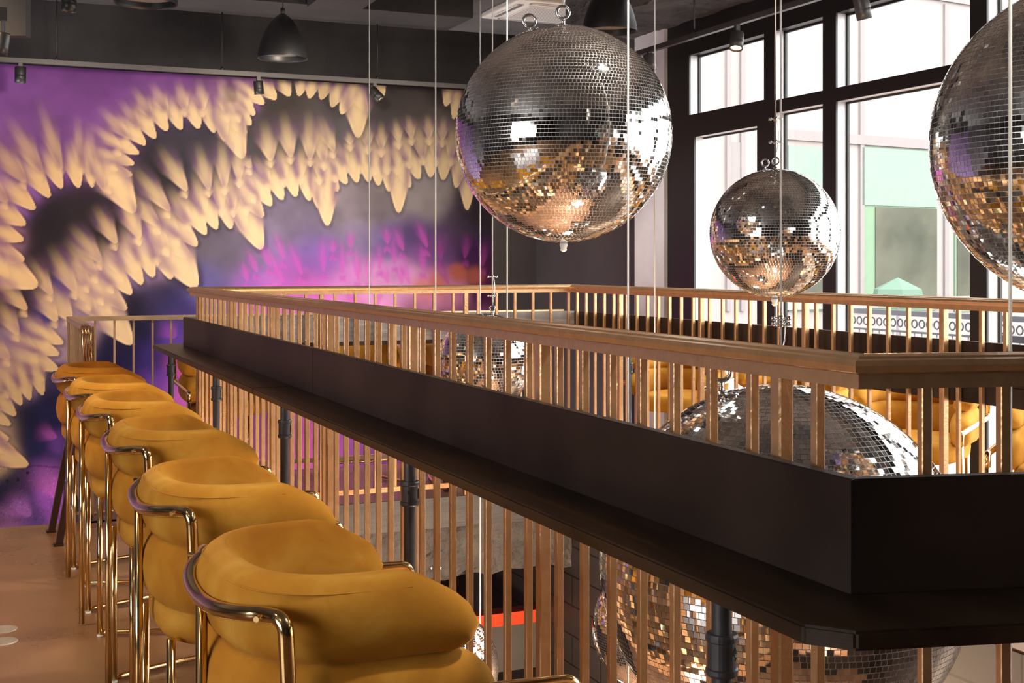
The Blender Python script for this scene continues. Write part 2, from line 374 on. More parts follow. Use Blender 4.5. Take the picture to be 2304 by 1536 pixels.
        cc = cc * (1 + rim)
        col[m] = col[m] * (1 - al[:, None]) + cc * al[:, None]
    def warm(x, y):
        f = min(1, max(0, (x - 60) / 500)); g = min(1, max(0, (y - 650) / 300))
        a = np.array(lin('cfa676')) * (1 - f) + np.array(lin('ecd0a4')) * f
        b = np.array(lin('83586e')) * (1 - f) + np.array(lin('8e6c88')) * f
        k = 1 - .32 * g * (1 - f)
        if x > 980: a = a * .82
        return a * k, b * k
    front = [(58, 506, 32, 90, 17), (79, 471, 42, 110, 18), (112, 444, 55, 110, 17), (139, 424, 66, 100, 15), (177, 423, 78, 100, 16), (208, 422, 82, 90, 12), (236, 432, 72, 90, 12), (303, 479, 58, 150, 27), (53, 540, 20, 90, 16), (55, 585, 18, 90, 18), (85, 644, 27, 130, 28), (18, 627, 60, 80, 14),
             (301, 424, 25, 80, 13), (298, 394, 15, 80, 13), (302, 369, 20, 80, 13), (313, 346, 28, 80, 13), (328, 326, 45, 85, 14), (350, 312, 57, 85, 14), (376, 295, 63, 80, 14), (408, 292, 68, 80, 14), (447, 290, 73, 80, 15), (482, 299, 75, 85, 14), (506, 318, 80, 90, 14), (547, 357, 70, 120, 22),
             (553, 305, 58, 75, 14), (565, 282, 50, 75, 14), (573, 259, 48, 80, 14), (595, 234, 38, 70, 13), (622, 223, 45, 60, 14), (652, 217, 62, 50, 12), (672, 216, 104, 50, 11), (696, 221, 102, 55, 12), (722, 224, 108, 55, 12), (746, 241, 112, 70, 14), (768, 257, 112, 80, 14), (806, 310, 88, 120, 20), (826, 252, 62, 80, 14), (861, 220, 75, 60, 12), (1002, 239, 108, 60, 12), (1020, 268, 100, 80, 10),
             (592, 489, 55, 90, 16), (611, 463, 55, 100, 17), (636, 450, 68, 95, 15), (666, 443, 75, 95, 15), (696, 452, 80, 95, 14), (716, 468, 86, 95, 13), (737, 508, 86, 110, 17), (744, 463, 84, 90, 12), (760, 431, 65, 80, 13), (780, 414, 60, 85, 14), (804, 411, 75, 90, 14), (830, 410, 82, 90, 14), (852, 418, 86, 90, 14), (875, 431, 86, 95, 12), (897, 479, 90, 130, 17), (923, 422, 66, 90, 13), (943, 403, 70, 80, 14), (969, 399, 90, 80, 14), (997, 405, 94, 85, 14), (1026, 423, 98, 90, 13), (1051, 473, 90, 100, 13),
             (589, 561, 66, 120, 22), (550, 525, 76, 90, 15), (520, 515, 75, 90, 15), (488, 516, 66, 95, 16), (464, 528, 58, 100, 16), (444, 553, 46, 100, 17), (430, 580, 38, 100, 17), (442, 647, 58, 140, 28), (386, 628, 70, 90, 17),
             (345, 624, 70, 100, 17), (320, 640, 62, 110, 17), (296, 662, 50, 110, 18), (285, 697, 42, 110, 18), (297, 775, 52, 140, 26), (245, 747, 70, 80, 13),
             (142, 773, 28, 90, 15), (133, 798, 25, 90, 15), (131, 831, 22, 100, 17), (96, 889, 74, 80, 13), (67, 900, 74, 80, 13), (48, 911, 62, 80, 13), (35, 935, 48, 80, 14), (24, 955, 30, 80, 13), (20, 988, 14, 70, 14), (36, 1017, 22, 80, 14), (64, 1047, 22, 110, 20)]
    back = [(18, 455, 45, 130, 18), (59, 410, 50, 130, 18), (96, 390, 58, 140, 16), (139, 383, 72, 150, 13), (182, 381, 86, 110, 12), (205, 400, 88, 110, 14),
            (376, 253, 62, 70, 13), (417, 248, 75, 65, 13), (457, 248, 82, 65, 13), (513, 260, 78, 80, 14), (344, 269, 58, 80, 12), (316, 292, 55, 75, 12), (292, 311, 45, 90, 13), (273, 334, 38, 80, 12), (264, 368, 30, 80, 13), (262, 400, 20, 80, 14), (569, 221, 45, 60, 13), (540, 260, 60, 80, 16), (250, 420, 45, 90, 20),
            (421, 430, 58, 110, 15), (471, 428, 76, 100, 14), (506, 424, 86, 110, 13), (538, 407, 88, 90, 12), (566, 378, 52, 40, 9), (383, 475, 50, 120, 15), (428, 505, 60, 90, 15), (462, 488, 76, 100, 14), (499, 473, 82, 90, 13), (526, 473, 80, 90, 13), (555, 469, 80, 90, 13), (574, 441, 55, 80, 13), (361, 511, 46, 110, 15), (315, 537, 66, 90, 15), (404, 538, 55, 100, 15), (380, 561, 55, 90, 14),
            (608, 416, 60, 70, 12), (641, 406, 80, 80, 12), (610, 362, 80, 85, 16), (655, 354, 80, 95, 15), (698, 360, 88, 100, 14), (730, 368, 80, 90, 13), (752, 341, 68, 80, 12), (789, 325, 82, 30, 9), (676, 400, 92, 70, 12), (719, 400, 86, 70, 11), (757, 395, 65, 60, 11), (782, 375, 64, 60, 11), (812, 376, 86, 80, 12),
            (828, 332, 86, 60, 11), (858, 338, 90, 60, 10), (843, 378, 88, 70, 11), (872, 378, 85, 70, 11), (894, 378, 88, 80, 11), (922, 364, 70, 80, 12), (952, 357, 80, 80, 13), (982, 359, 86, 80, 12), (1014, 359, 94, 80, 11), (898, 320, 80, 50, 9), (927, 312, 80, 50, 9), (966, 312, 86, 50, 9), (995, 316, 94, 50, 9),
            (262, 548, 60, 90, 14), (316, 536, 66, 90, 14), (229, 591, 50, 100, 15), (312, 593, 66, 90, 14), (277, 617, 54, 90, 15), (354, 583, 80, 80, 13), (379, 559, 55, 90, 14), (220, 621, 48, 100, 15), (172, 658, 60, 110, 16), (256, 644, 46, 90, 15), (199, 643, 60, 80, 13), (117, 663, 58, 90, 14), (203, 684, 62, 80, 15), (233, 671, 50, 90, 15), (61, 697, 45, 90, 14), (42, 753, 58, 90, 15), (128, 723, 58, 90, 16), (112, 765, 40, 90, 16), (86, 799, 40, 100, 16), (23, 807, 40, 80, 15), (100, 840, 30, 120, 24), (60, 870, 40, 110, 24), (20, 880, 50, 100, 24), (160, 720, 55, 100, 20), (215, 710, 55, 100, 20), (0, 930, 40, 80, 24), (5, 1000, 20, 70, 24), (250, 690, 50, 90, 20)]
    allp = [(p, 1.0, .28) for p in front] + [(p, .80, .15) for p in back]
    for p, a, h in sorted(allp, key=lambda q: q[0][1] + (34 if q[1] == 1 else 0)):
        x, y, an, L, Wd = p; c0, c1 = warm(x, y)
        petal(x, y, an, L * 1.25, Wd * 1.10, c0, c1, a, .09 if a == 1 else .22, h, .42 if a == 1 else .14)
    # fine bright knots where the feathers meet
    for x, y, an, L, Wd in back:
        c0, c1 = warm(x, y); petal(x, y + 16, an + 12, 26, 5, c0 * 1.08, c0, .45, .5, .4); petal(x, y + 16, an - 12, 26, 5, c0 * 1.08, c0, .45, .5, .4)
    mg = np.array(lin('d85cc4')); pk = np.array(lin('b052b4'))
    for x, y, an, L in [(728, 611, 88, 90), (771, 615, 88, 90), (806, 631, 86, 90), (828, 631, 95, 80), (854, 606, 90, 70), (888, 595, 86, 80), (872, 549, 85, 50), (908, 564, 68, 70), (962, 557, 68, 80), (953, 610, 84, 80), (992, 586, 86, 70), (1046, 582, 95, 70), (873, 639, 76, 60), (922, 639, 70, 80), (749, 568, 90, 40), (789, 558, 90, 50), (640, 584, 70, 80), (680, 619, 68, 100), (638, 636, 64, 110), (579, 612, 66, 70), (557, 633, 76, 60), (609, 600, 66, 70), (905, 640, 80, 60), (1010, 640, 64, 80), (1085, 600, 95, 70), (660, 700, 80, 80), (720, 690, 85, 60), (790, 690, 90, 60), (850, 690, 90, 60)]:
        f = .55 if x > 980 else 1
        petal(x, y, an, L, 6.5, mg * f, pk * f, .52, .9, .3); petal(x + 7, y + 20, an - 25, 24, 3.5, mg * f, pk * f, .45, .9, .3); petal(x - 7, y + 20, an + 25, 24, 3.5, mg * f, pk * f, .45, .9, .3)
    for x, y, an, L, Wd, c in [(128, 985, 25, 60, 10, 'a04a92'), (135, 1120, 55, 120, 22, 'b45aa0'), (70, 1160, 40, 90, 16, '9a5a98'), (395, 760, 50, 60, 14, '9a4aa8'), (410, 850, 60, 80, 12, 'd05088')]:
        petal(x, y, an, L, Wd, np.array(lin(c)), np.array(lin(c)) * .8, .55, 1.0, .2)
    # plinth joint line and drilled holes low on the left
    ymid = HZ + (1052 - HZ)
    m = (PX < 250) & (np.abs(PY - 1050 - 3 * np.sin(PX * .05) - 8 * cloud) < 1.6); col[m] *= .6
    for hx, hy in ((62, 1064), (40, 1079), (16, 1082)):
        m = (PX - hx) ** 2 + (PY - hy) ** 2 < 14; col[m] *= .15
    m = PY > 1054
    col[m] *= (1 + .35 * rng.normal(0, 1, m.sum()).clip(-1.5, 2.5) * (rng.random(m.sum()) < .12))[:, None]
    col = np.clip(col ** 1.05 * MURAL_GAIN, 0, .95)
    # mesh
    me = bpy.data.meshes.new('wall_mural')
    co = np.stack([X, np.full_like(X, MY), Z], -1).reshape(-1, 3)
    idx = np.arange(nx * nz).reshape(nz, nx)
    q = np.stack([idx[:-1, :-1], idx[:-1, 1:], idx[1:, 1:], idx[1:, :-1]], -1).reshape(-1, 4)
    nq = len(q)
    me.vertices.add(nx * nz); me.vertices.foreach_set('co', co.astype(np.float32).ravel())
    me.loops.add(nq * 4); me.loops.foreach_set('vertex_index', q.ravel().astype(np.int32))
    me.polygons.add(nq); me.polygons.foreach_set('loop_start', np.arange(0, nq * 4, 4, dtype=np.int32))
    me.update(calc_edges=True)
    at = me.color_attributes.new('paint', 'FLOAT_COLOR', 'POINT')
    at.data.foreach_set('color', np.concatenate([col.reshape(-1, 3), np.ones((nx * nz, 1))], 1).astype(np.float32).ravel())
    m = mat('mural_paint', (.5, .4, .5), .55, 0, 0, 0, .12, 30, spec=.10, stretch=(1, 1, 6), bdist=.006)
    a = m.node_tree.nodes.new('ShaderNodeVertexColor'); a.layer_name = 'paint'
    m.node_tree.links.new(a.outputs['Color'], m.node_tree.nodes['Principled BSDF'].inputs['Base Color'])
    me.materials.append(m)
    o = bpy.data.objects.new('wall_mural', me); C.objects.link(o); o['kind'] = 'structure'
    o['label'] = 'back wall mural of purple clouds with golden feathered arches'
    struct('wall_mural_base', B(-.6, 4.41, MY + .01, MY + .12, -3.3, -1.3), M['lower'])
MURAL_GAIN = .80
build_mural()

# ------------------------------------------------------------------ window wall
# mullions at the Y positions between bays; each bay is one window
bays = [(7.12, 8.07), (6.49, 7.00), (5.235, 6.36), (3.6, 5.115), (2.0, 3.48), (.4, 1.88)]
ZT = 3.02
trans = [(2.42, 2.585), (2.485, 2.567), (2.485, 2.567), (2.485, 2.567), (2.485, 2.567), (2.485, 2.567)]
bm = bmesh.new(); box(bm, CX, CX + .2, -5, .28, -.2, 3.27); struct('wall_right', bm, M['darkwall'])
bm = bmesh.new(); box(bm, CX, CX + .1, .28, 8.39, ZT, 3.27); struct('trim_9', bm, M['winblack'])
edges = [8.39] + [y for b in bays for y in (b[1], b[0])] + [.28]
for i, (y0, y1) in enumerate(bays):
    e0 = (y0 + (bays[i + 1][1] if i + 1 < len(bays) else .28)) / 2 if i + 1 < len(bays) else .28
    e1 = (y1 + bays[i - 1][0]) / 2 if i else 8.38
    z0, z1 = trans[i]
    w = bmesh.new()
    def fr(a, b, c, d):   # black inner face, pale outer reveal
        box(w, CX, CX + .014, a, b, c, d, 0); box(w, CX + .014, CX + .085, a, b, c, d, 1)
    fr(e0, y0, 0, ZT); fr(y1, e1, 0, ZT); fr(y0, y1, z0, z1); fr(y0, y1, 0, .12)
    if i == 0: fr(y0, y0 + .08, .12, z0); fr(y1 - .07, y1, .12, z0)
    o = struct('window_%d' % (i + 1 if i < 5 else 7), w, [M['winblack'], M['wingrey']])
    g = bmesh.new()
    for a, b, c, d in ((y0, y1, z1, ZT), (y0, y1, .12, z0)):
        for (p, q, s, t) in ((a, a + .014, c, d), (b - .014, b, c, d), (a, b, c, c + .012), (a, b, d - .012, d)):
            box(g, CX + .076, CX + .092, p, q, s, t)
    obj('gasket', g, M['gasket'], o)
    g = bmesh.new(); box(g, CX + .084, CX + .090, y0, y1, z1, ZT); box(g, CX + .084, CX + .090, y0, y1, .12, z0)
    obj('glass_pane', g, M['glass'], o)

# ------------------------------------------------------------------ railings round the void
RT = 1.364
def handrail(bm, p, q, m0, m1):
    p, q = Vector((*p, 0)), Vector((*q, 0)); d = (q - p).normalized(); n = Vector((-d.y, d.x, 0))
    prof = [(-.021, RT - .052), (-.021, RT - .030), (-.034, RT - .026), (-.037, RT - .016), (-.034, RT - .008), (-.026, RT - .006), (-.022, RT - .013), (-.018, RT - .003), (-.006, RT), (0, RT - .006), (.006, RT), (.018, RT - .003), (.022, RT - .013), (.026, RT - .006), (.033, RT - .008), (.037, RT - .016), (.034, RT - .026), (.021, RT - .030), (.021, RT - .052)]
    A = [bm.verts.new(p + n * a + d * (a * m0) + Vector((0, 0, z))) for a, z in prof]; E = [bm.verts.new(q + n * a + d * (a * m1) + Vector((0, 0, z))) for a, z in prof]
    k = len(prof)
    for i in range(k): bm.faces.new([A[i], E[i], E[(i + 1) % k], A[(i + 1) % k]])
    bm.faces.new(A); bm.faces.new(E[::-1])
def railing(label, p, q, first_post, miter, group='gold railings round the void', pitch=.96):
    p, q = Vector(p), Vector(q); d = (q - p); L = d.length; d.normalize(); ang = math.atan2(d.y, d.x)
    t = thing('railing', label, 'railing', (p.x, p.y, 0), ang, group)
    h = bmesh.new(); handrail(h, (0, 0), (L, 0), *miter); obj('handrail', h, M['rail'], t)
    obj('bottom_rail', B(0, L, -.010, .010, .055, .085), M['rail'], t)
    pm = B(-.0145, .0145, -.0145, .0145, 0, RT - .05); pm = bevelled(pm, .003, 1)
    po = None; s = first_post
    bl = None
    def put(name, proto, x, mk):
        if proto is None:
            o = mk(); o.location = (x, 0, 0); return o
        o = proto.copy(); C.objects.link(o); o.location = (x, 0, 0); return o
    posts = []
    s = first_post
    while s < L: posts.append(s); s += pitch
    def mkp(): return obj('post', pm, M['rail'], t)
    def mkb(): return obj('baluster', bevelled(B(-.0085, .0085, -.0085, .0085, .07, RT - .05), .0015, 1), M['rail'], t)
    for x in posts:
        o = put('post', po, x, mkp); po = po or o
        for k in range(7):
            bx = x + .087 + k * .131
            if bx < L - .03:
                o = put('baluster', bl, bx, mkb); bl = bl or o
    x = posts[0] - .098 if posts else 0
    while x > .02:
        o = put('baluster', bl, x, mkb); bl = bl or o; x -= .131
    return t
railing('long gold baluster railing running beside the row of bar stools', (AX, YN), (AX, Y1), .21, (-.789, 1))
railing('gold baluster railing across the far end of the void, before the mural', (AX, Y1), (BX, Y1), .78, (-1, 1))
railing('gold baluster railing on the window side of the void', (BX, near_y(BX)), (BX, Y1), .36, (1.266, -1))
nl = (BX - AX) / ND.x
railing('short gold railing closing the near end of the void at the right', (AX, YN), (AX + ND.x * nl, YN + ND.y * nl), .33, (.789, -1.266))

# ------------------------------------------------------------------ counters: shelf + upstand + pipe legs
SH, SB, BT = 1.012, .985, 1.183
def coupling_mesh(c, ang, zc):
    bm = bmesh.new(); r = .0165
    lathe(bm, [(r, -.034), (.0245, -.034), (.0265, -.030), (.0265, -.023), (.0235, -.021), (.0235, .021), (.0265, .023), (.0265, .030), (.0245, .034), (r, .034)], 24, (c[0], c[1], zc))
    for k in (0, 1):       # cast rib and diamond mark
        a = ang + (0 if k else PI / 2.2)
        d = Vector((cos(a), sin(a), 0)); s = Vector((-d.y, d.x, 0)); p = Vector((c[0], c[1], zc)) + d * .0236
        if k == 0: bar(bm, p + Vector((0, 0, -.014)), p + Vector((0, 0, .014)), .003, .004, d)
        else:
            q = [p + Vector((0, 0, .013)), p + s * .010, p - Vector((0, 0, .013)), p - s * .010]
            tube(bm, q, .0012, 6, closed=True)
            z = [p + s * (.0035 * cos(w)) * (1 if w < 4.7 else 1) + Vector((0, 0, .0035 + .0032 * sin(w))) for w in [0.3 + i * .45 for i in range(9)]]
            z += [p + s * (.0035 * cos(w)) + Vector((0, 0, -.0035 + .0032 * sin(w))) for w in [1.57 - i * .45 for i in range(9)]]
            tube(bm, z, .001, 5)
    return bm
def leg(parent, x, y, ang, zc=.87):
    bm = bmesh.new(); lathe(bm, [(.0165, .01), (.0165, SB)], 20, (x, y, 0)); lathe(bm, [(.045, .0), (.045, .008), (.02, .012), (.0165, .02)], 20, (x, y, 0)); lathe(bm, [(.0165, SB - .02), (.02, SB - .012), (.045, SB - .008), (.045, SB)], 20, (x, y, 0))
    p = obj('support_pipe', bm, M['pipe'], parent, True)
    obj('pipe_coupling', coupling_mesh((x, y), ang, zc), M['pipe'], p, False)
shelfW = .205
FX = AX - .028            # room-side face of the balusters where the upstand sits
# near counter, wrapping the far corner and the near corner
t = thing('bar_counter', 'long black wooden bar counter with upstand and dark pipe legs beside the mustard stools', 'counter')
def seg_prism(name, pts, z0, z1, m, w=.004):
    bm = bmesh.new(); prism(bm, pts, z0, z1)
    if w: bmesh.ops.bevel(bm, geom=bm.edges[:], offset=w, segments=2, affect='EDGES')
    return obj(name, bm, m, t)
OX = FX - .025            # upstand outer face
SX = 1.043                # shelf front
YF = Y1 + .028 + .025     # upstand on the far side
nv = Vector((ND.y, -ND.x))  # pointing out of the void at the near end
def npt(s, off):
    return (AX + ND.x * s + nv.x * off, YN + ND.y * s + nv.y * off)
# corner points where the long side meets the skewed near side
def meet(x, off):
    # point with X = x on the line offset off from the near rail
    s = (x - AX - nv.x * off) / ND.x
    return npt(s, off)
seam = 5.05
cut = 2.35
far_out = Y1 + .03 + .21 + .02
c0 = meet(SX, .235)
ch = .07
seg_prism('shelf_board', [(SX, seam), (OX + .02, seam), (OX + .02, Y1 + .05), (OX + .02, far_out), (SX + .06, far_out), (SX + .012, far_out - .02), (SX, far_out - .07)], SB, SH, M['blackwood'])
seg_prism('shelf_board', [(SX, c0[1] + .05), (SX + .045, c0[1] - .005), npt(.30, .235), npt(.30, .03), meet(OX + .02, .03), (OX + .02, seam - .002), (SX, seam - .002)], SB, SH, M['blackwood'])
seg_prism('shelf_board', [npt(.302, .235), npt(nl + .25, .235), npt(nl + .25, .03), npt(.302, .03)], SB, SH, M['blackwood'])
c1 = meet(OX, .053); c2 = meet(FX - .001, .029)
seg_prism('upstand', [(OX, c1[1]), c2, (FX - .001, 4.72), (OX, 4.72)], SH, BT, M['blackboard'], .002)
seg_prism('upstand', [(OX, 4.722), (FX - .001, 4.722), (FX - .001, YF - .001), (OX, YF - .001)], SH, BT, M['blackboard'], .002)
seg_prism('upstand', [(c1[0] + .001, c1[1]), npt(nl + .1, .053), npt(nl + .1, .029), (c2[0] + .001, c2[1])], SH, BT, M['blackboard'], .002)
for y in (7.80, 6.30, 4.85, 3.35, 1.77): leg(t, 1.125, y, math.radians(-115) if y > 2 else math.radians(-60))
# window-side counter
t = thing('bar_counter', 'black bar counter along the window side of the void, upstand and pipe legs', 'counter')
ny = near_y(BX)
seg_prism('shelf_board', [(BX + .05, ny), (BX + .26, ny), (BX + .26, far_out), (BX + .05, far_out)], SB, SH, M['blackwood'])
seg_prism('upstand', [(BX + .028, ny), (BX + .053, ny), (BX + .053, YF), (BX + .028, YF)], SH, BT, M['blackboard'], .002)
seg_prism('apron', [(BX + .03, ny), (BX + .05, ny), (BX + .05, YF), (BX + .03, YF)], .93, SH - .001, M['blackboard'], .002)
for y in (7.3, 5.68, 3.9, 2.2): leg(t, BX + .17, y, math.radians(200), .83)
# far counter before the mural
t = thing('bar_counter', 'black bar counter across the far end of the void, its upstand grey in the light', 'counter')
seg_prism('shelf_board', [(OX + .022, Y1 + .05), (BX + .048, Y1 + .05), (BX + .048, far_out), (OX + .022, far_out)], SB, SH, M['blackwood'])
seg_prism('upstand', [(OX + .001, Y1 + .028), (BX + .026, Y1 + .028), (BX + .026, YF), (OX + .001, YF)], SH, BT, M['litboard'], .002)
for x in (2.1, 2.95, 3.6): leg(t, x, Y1 + .17, math.radians(-90), .83)

# ------------------------------------------------------------------ bar stools
def U(a, b, xs, n=2.9, k=28, zf=None):
    """U-shaped plan: from the front of one side round the back to the front of the other"""
    pts = [(xs, -b)]
    m = 6
    for i in range(1, m): pts.append((xs * (1 - i / m), -b))
    for i in range(k + 1):
        th = -PI / 2 + PI * i / k
        s, c = sin(th), cos(th)
        pts.append((-a * abs(c) ** (2 / n), b * math.copysign(abs(s) ** (2 / n), s)))
    for i in range(1, m): pts.append((xs * i / m, b))
    pts.append((xs, b)); return pts
def resample(pts, n):
    P = [Vector((*p, 0)) for p in pts]; L = [0]
    for a, b in zip(P, P[1:]): L.append(L[-1] + (b - a).length)
    out = []; j = 0
    for i in range(n + 1):
        s = L[-1] * i / n
        while j < len(L) - 2 and L[j + 1] < s: j += 1
        f = (s - L[j]) / max(1e-9, L[j + 1] - L[j]); out.append(P[j].lerp(P[j + 1], f))
    return out, L[-1]
def roll(bm, a, b, xs, thick, zb, zt, drop, n=64, seg=20, bulge=0, endr=.07, dropx=0.0, e=2.8, taper=0):
    P, L = resample(U(a, b, xs), n); rings = []
    for i, p in enumerate(P):
        t = (P[min(i + 1, n)] - P[max(i - 1, 0)]).normalized(); nn = Vector((-t.y, t.x, 0))
        s = L * i / n; dist = min(s, L - s)
        f = 1 if dist > endr else math.sqrt(max(.0, 1 - (1 - dist / endr) ** 2))
        f = max(f, .06)
        k = 0 if p.x < dropx else min(1, (p.x - dropx) / max(.01, xs - dropx))
        k = k * k * (3 - 2 * k)
        top = zt - drop * k; h = (top - zb) / 2; zc = (top + zb) / 2; w = thick / 2
        ring = []
        for j in range(seg):
            q = 2 * PI * j / seg
            cx = math.copysign(abs(cos(q)) ** (2 / e), cos(q)); cz = math.copysign(abs(sin(q)) ** (2 / e), sin(q))
            if cx < 0: cx *= 1 - taper * (cz * .5 + .5) ** 1.5
            ring.append(bm.verts.new(p + nn * (cx * w * (.35 + .65 * f) + bulge * (1 - cz * cz) * (1 if cx > 0 else 0)) + Vector((0, 0, zc + cz * h * f))))
        rings.append(ring)
    for A, Q in zip(rings, rings[1:]):
        for j in range(seg): bm.faces.new([A[j], A[(j + 1) % seg], Q[(j + 1) % seg], Q[j]])
    bm.faces.new(rings[0][::-1]); bm.faces.new(rings[-1])
def seat_mesh(x0, x1, b, z0, z1, n=48, e=3.4, dome=.02):
    bm = bmesh.new(); cx, a = (x0 + x1) / 2, (x1 - x0) / 2; rings = []
    h = (z1 - z0) / 2; zc = (z0 + z1) / 2
    lev = [(-1, .0), (-1, .55), (-.97, .86), (-.80, .95), (-.5, .99), (0, 1), (.5, .99), (.80, .955), (.95, .87), (1, .72), (1 + dome / h * .6, .4), (1 + dome / h, .0)]
    for z, f in lev:
        f = max(f, .02)
        rings.append([bm.verts.new((cx + a * f * math.copysign(abs(cos(q)) ** (2 / e), cos(q)), b * f * math.copysign(abs(sin(q)) ** (2 / e), sin(q)), zc + z * h)) for q in [2 * PI * i / n for i in range(n)]])
    for A, Q in zip(rings, rings[1:]):
        for j in range(n): bm.faces.new([A[j], A[(j + 1) % n], Q[(j + 1) % n], Q[j]])
    bm.faces.new(rings[0][::-1]); bm.faces.new(rings[-1])
    return bm
SG = 'mustard velvet bar stools around the void'
def make_stool(label, splayed=False):
    t = thing('bar_stool', label, 'stool', group=SG)
    vm = M['velvet_worn'] if splayed else M['velvet']
    bm = bmesh.new(); roll(bm, .218, .250, .170, .100, .785, .945, .060, bulge=.010, dropx=.01, endr=.055, taper=.8, e=2.5)
    up = obj('backrest', bm, vm, t, True)
    # stitched seam round the top of the back
    P, L = resample(U(.262, .294, .03), 60)
    sm = [(p.x, p.y, .920) for p in P]
    bm = bmesh.new(); tube(bm, sm, .0016, 6); obj('seam', bm, vm, up, True)
    bm = bmesh.new(); roll(bm, .215, .245, .215, .088, .615, .80, .03, bulge=.016, dropx=.06); obj('lower_backrest', bm, vm, t, True)
    obj('seat', seat_mesh(-.245, .285, .245, .53, .645), vm, t, True)
    r = .0142
    za = .732; fx = .362
    half = [(fx, -.300, za - .08), (fx, -.300, za - .026), (-.200, -.304, za), (-.208, -.308, .893)]
    arc = [p for p in resample(U(.285, .316, -.09, 2.9), 90)[0] if p.x < -.10 and abs(p.y) < .245]
    arc = [(p.x, p.y, .866 + .024 * (abs(p.y) / .245) ** 1.5) for p in arc]
    path = fillet(half + arc[:1], .030, 8)[:-1] + arc + fillet(arc[-1:] + [(a, -b, c) for a, b, c in half[::-1]], .030, 8)[1:]
    obj('arm_frame', T(path, r, 14), M['brass'], t, True)
    for s in (-1, 1):
        sc = bmesh.new(); tube(sc, [(-.240, s * .262, .890), (-.250, s * .274, .890)], .0055, 10)
        obj('screw', sc, M['brass'], t)
    if not splayed:
        for s in (-1, 1):
            obj('leg', T([(-.235, s * .19, .008), (-.235, s * .19, .56)], .0115, 14), M['brass'], t, True)
            obj('leg', T([(fx, s * .300, .008), (fx, s * .300, za - .075)], .0125, 14), M['brass'], t, True)
            br = []
            for i in range(21):
                f = i / 20; br.append((-.235 + (fx + .235) * f, s * (.19 + .11 * f + .045 * sin(PI * f)), .016))
            obj('base_rail', T(br, .0105, 12), M['brass'], t, True)
            g = bmesh.new(); lathe(g, [(.012, 0), (.012, .008)], 12, (-.235, s * .19, 0), True); lathe(g, [(.012, 0), (.012, .008)], 12, (fx, s * .300, 0), True)
            obj('foot_glide', g, M['cable'], t)
        obj('leg', T([(-.283, 0, .008), (-.283, 0, .868)], .0115, 14), M['brass'], t, True)
        obj('footrest', T([(fx, -.300, .22), (fx + .02, -.15, .22), (fx + .025, 0, .22), (fx + .02, .15, .22), (fx, .300, .22)], .0105, 12), M['brass'], t, True)
    else:
        for s in (-1, 1):
            g = bmesh.new(); bar(g, (-.19, s * .17, .535), (-.285, s * .19, .0), .022, .036, Vector((1, 0, 0))); box(g, -.312, -.262, s * .19 - .02, s * .19 + .02, 0, .014); obj('leg', g, M['darkleg'], t)
            g = bmesh.new(); bar(g, (.19, s * .19, .535), (.25, s * .21, .0), .022, .036, Vector((1, 0, 0))); obj('leg', g, M['darkleg'], t)
        obj('footrest', T(fillet([(-.235, -.20, .25), (-.225, -.215, .17), (-.13, -.22, .17), (.235, -.22, .17)], .03), .0075, 10), M['steel'], t, True)
    return t
st0 = make_stool('mustard velvet bar stool nearest the camera, its back filling the bottom of the view')
st0.location = (.695, 2.48, 0)
st0.rotation_euler.z = .05
rows = [((.702, 3.49), 'second mustard bar stool from the camera along the counter, right behind the nearest'),
        ((.736, 4.61), 'third mustard bar stool from the camera in the row along the counter'),
        ((.728, 5.60), 'fourth mustard bar stool from the camera in the row along the counter'),
        ((.735, 6.46), 'fifth mustard bar stool from the camera, next to the darker stool at the end')]
for i, ((x, y), lb) in enumerate(rows): dup(st0, (x, y, 0), (.04, .055, .035, .05)[i], lb)
sa = make_stool('farthest stool of the counter row, more orange velvet, on dark splayed legs', True); sa.location = (.735, 7.42, 0); sa.rotation_euler.z = .04
wx = 4.40
for y, lb in ((7.43, 'mustard bar stool on the window side nearest the mural, beside the white pillar'), (6.14, 'second mustard bar stool from the mural on the window side, above the big ball'),
              (5.12, 'third mustard bar stool from the mural on the window side, right of the pipe leg'), (4.10, 'window side mustard bar stool cut off by the right edge')):
    dup(st0, (wx, y, 0), PI + .60, lb)
for x, lb in ((1.57, 'mustard bar stool at the left end of the far counter, seen under the counter end'), (2.46, 'middle mustard bar stool behind the far counter before the mural'),
              (3.25, 'mustard bar stool behind the far counter next to the small low mirror ball')):
    dup(st0, (x, Y1 + .635, 0), -PI / 2, lb)

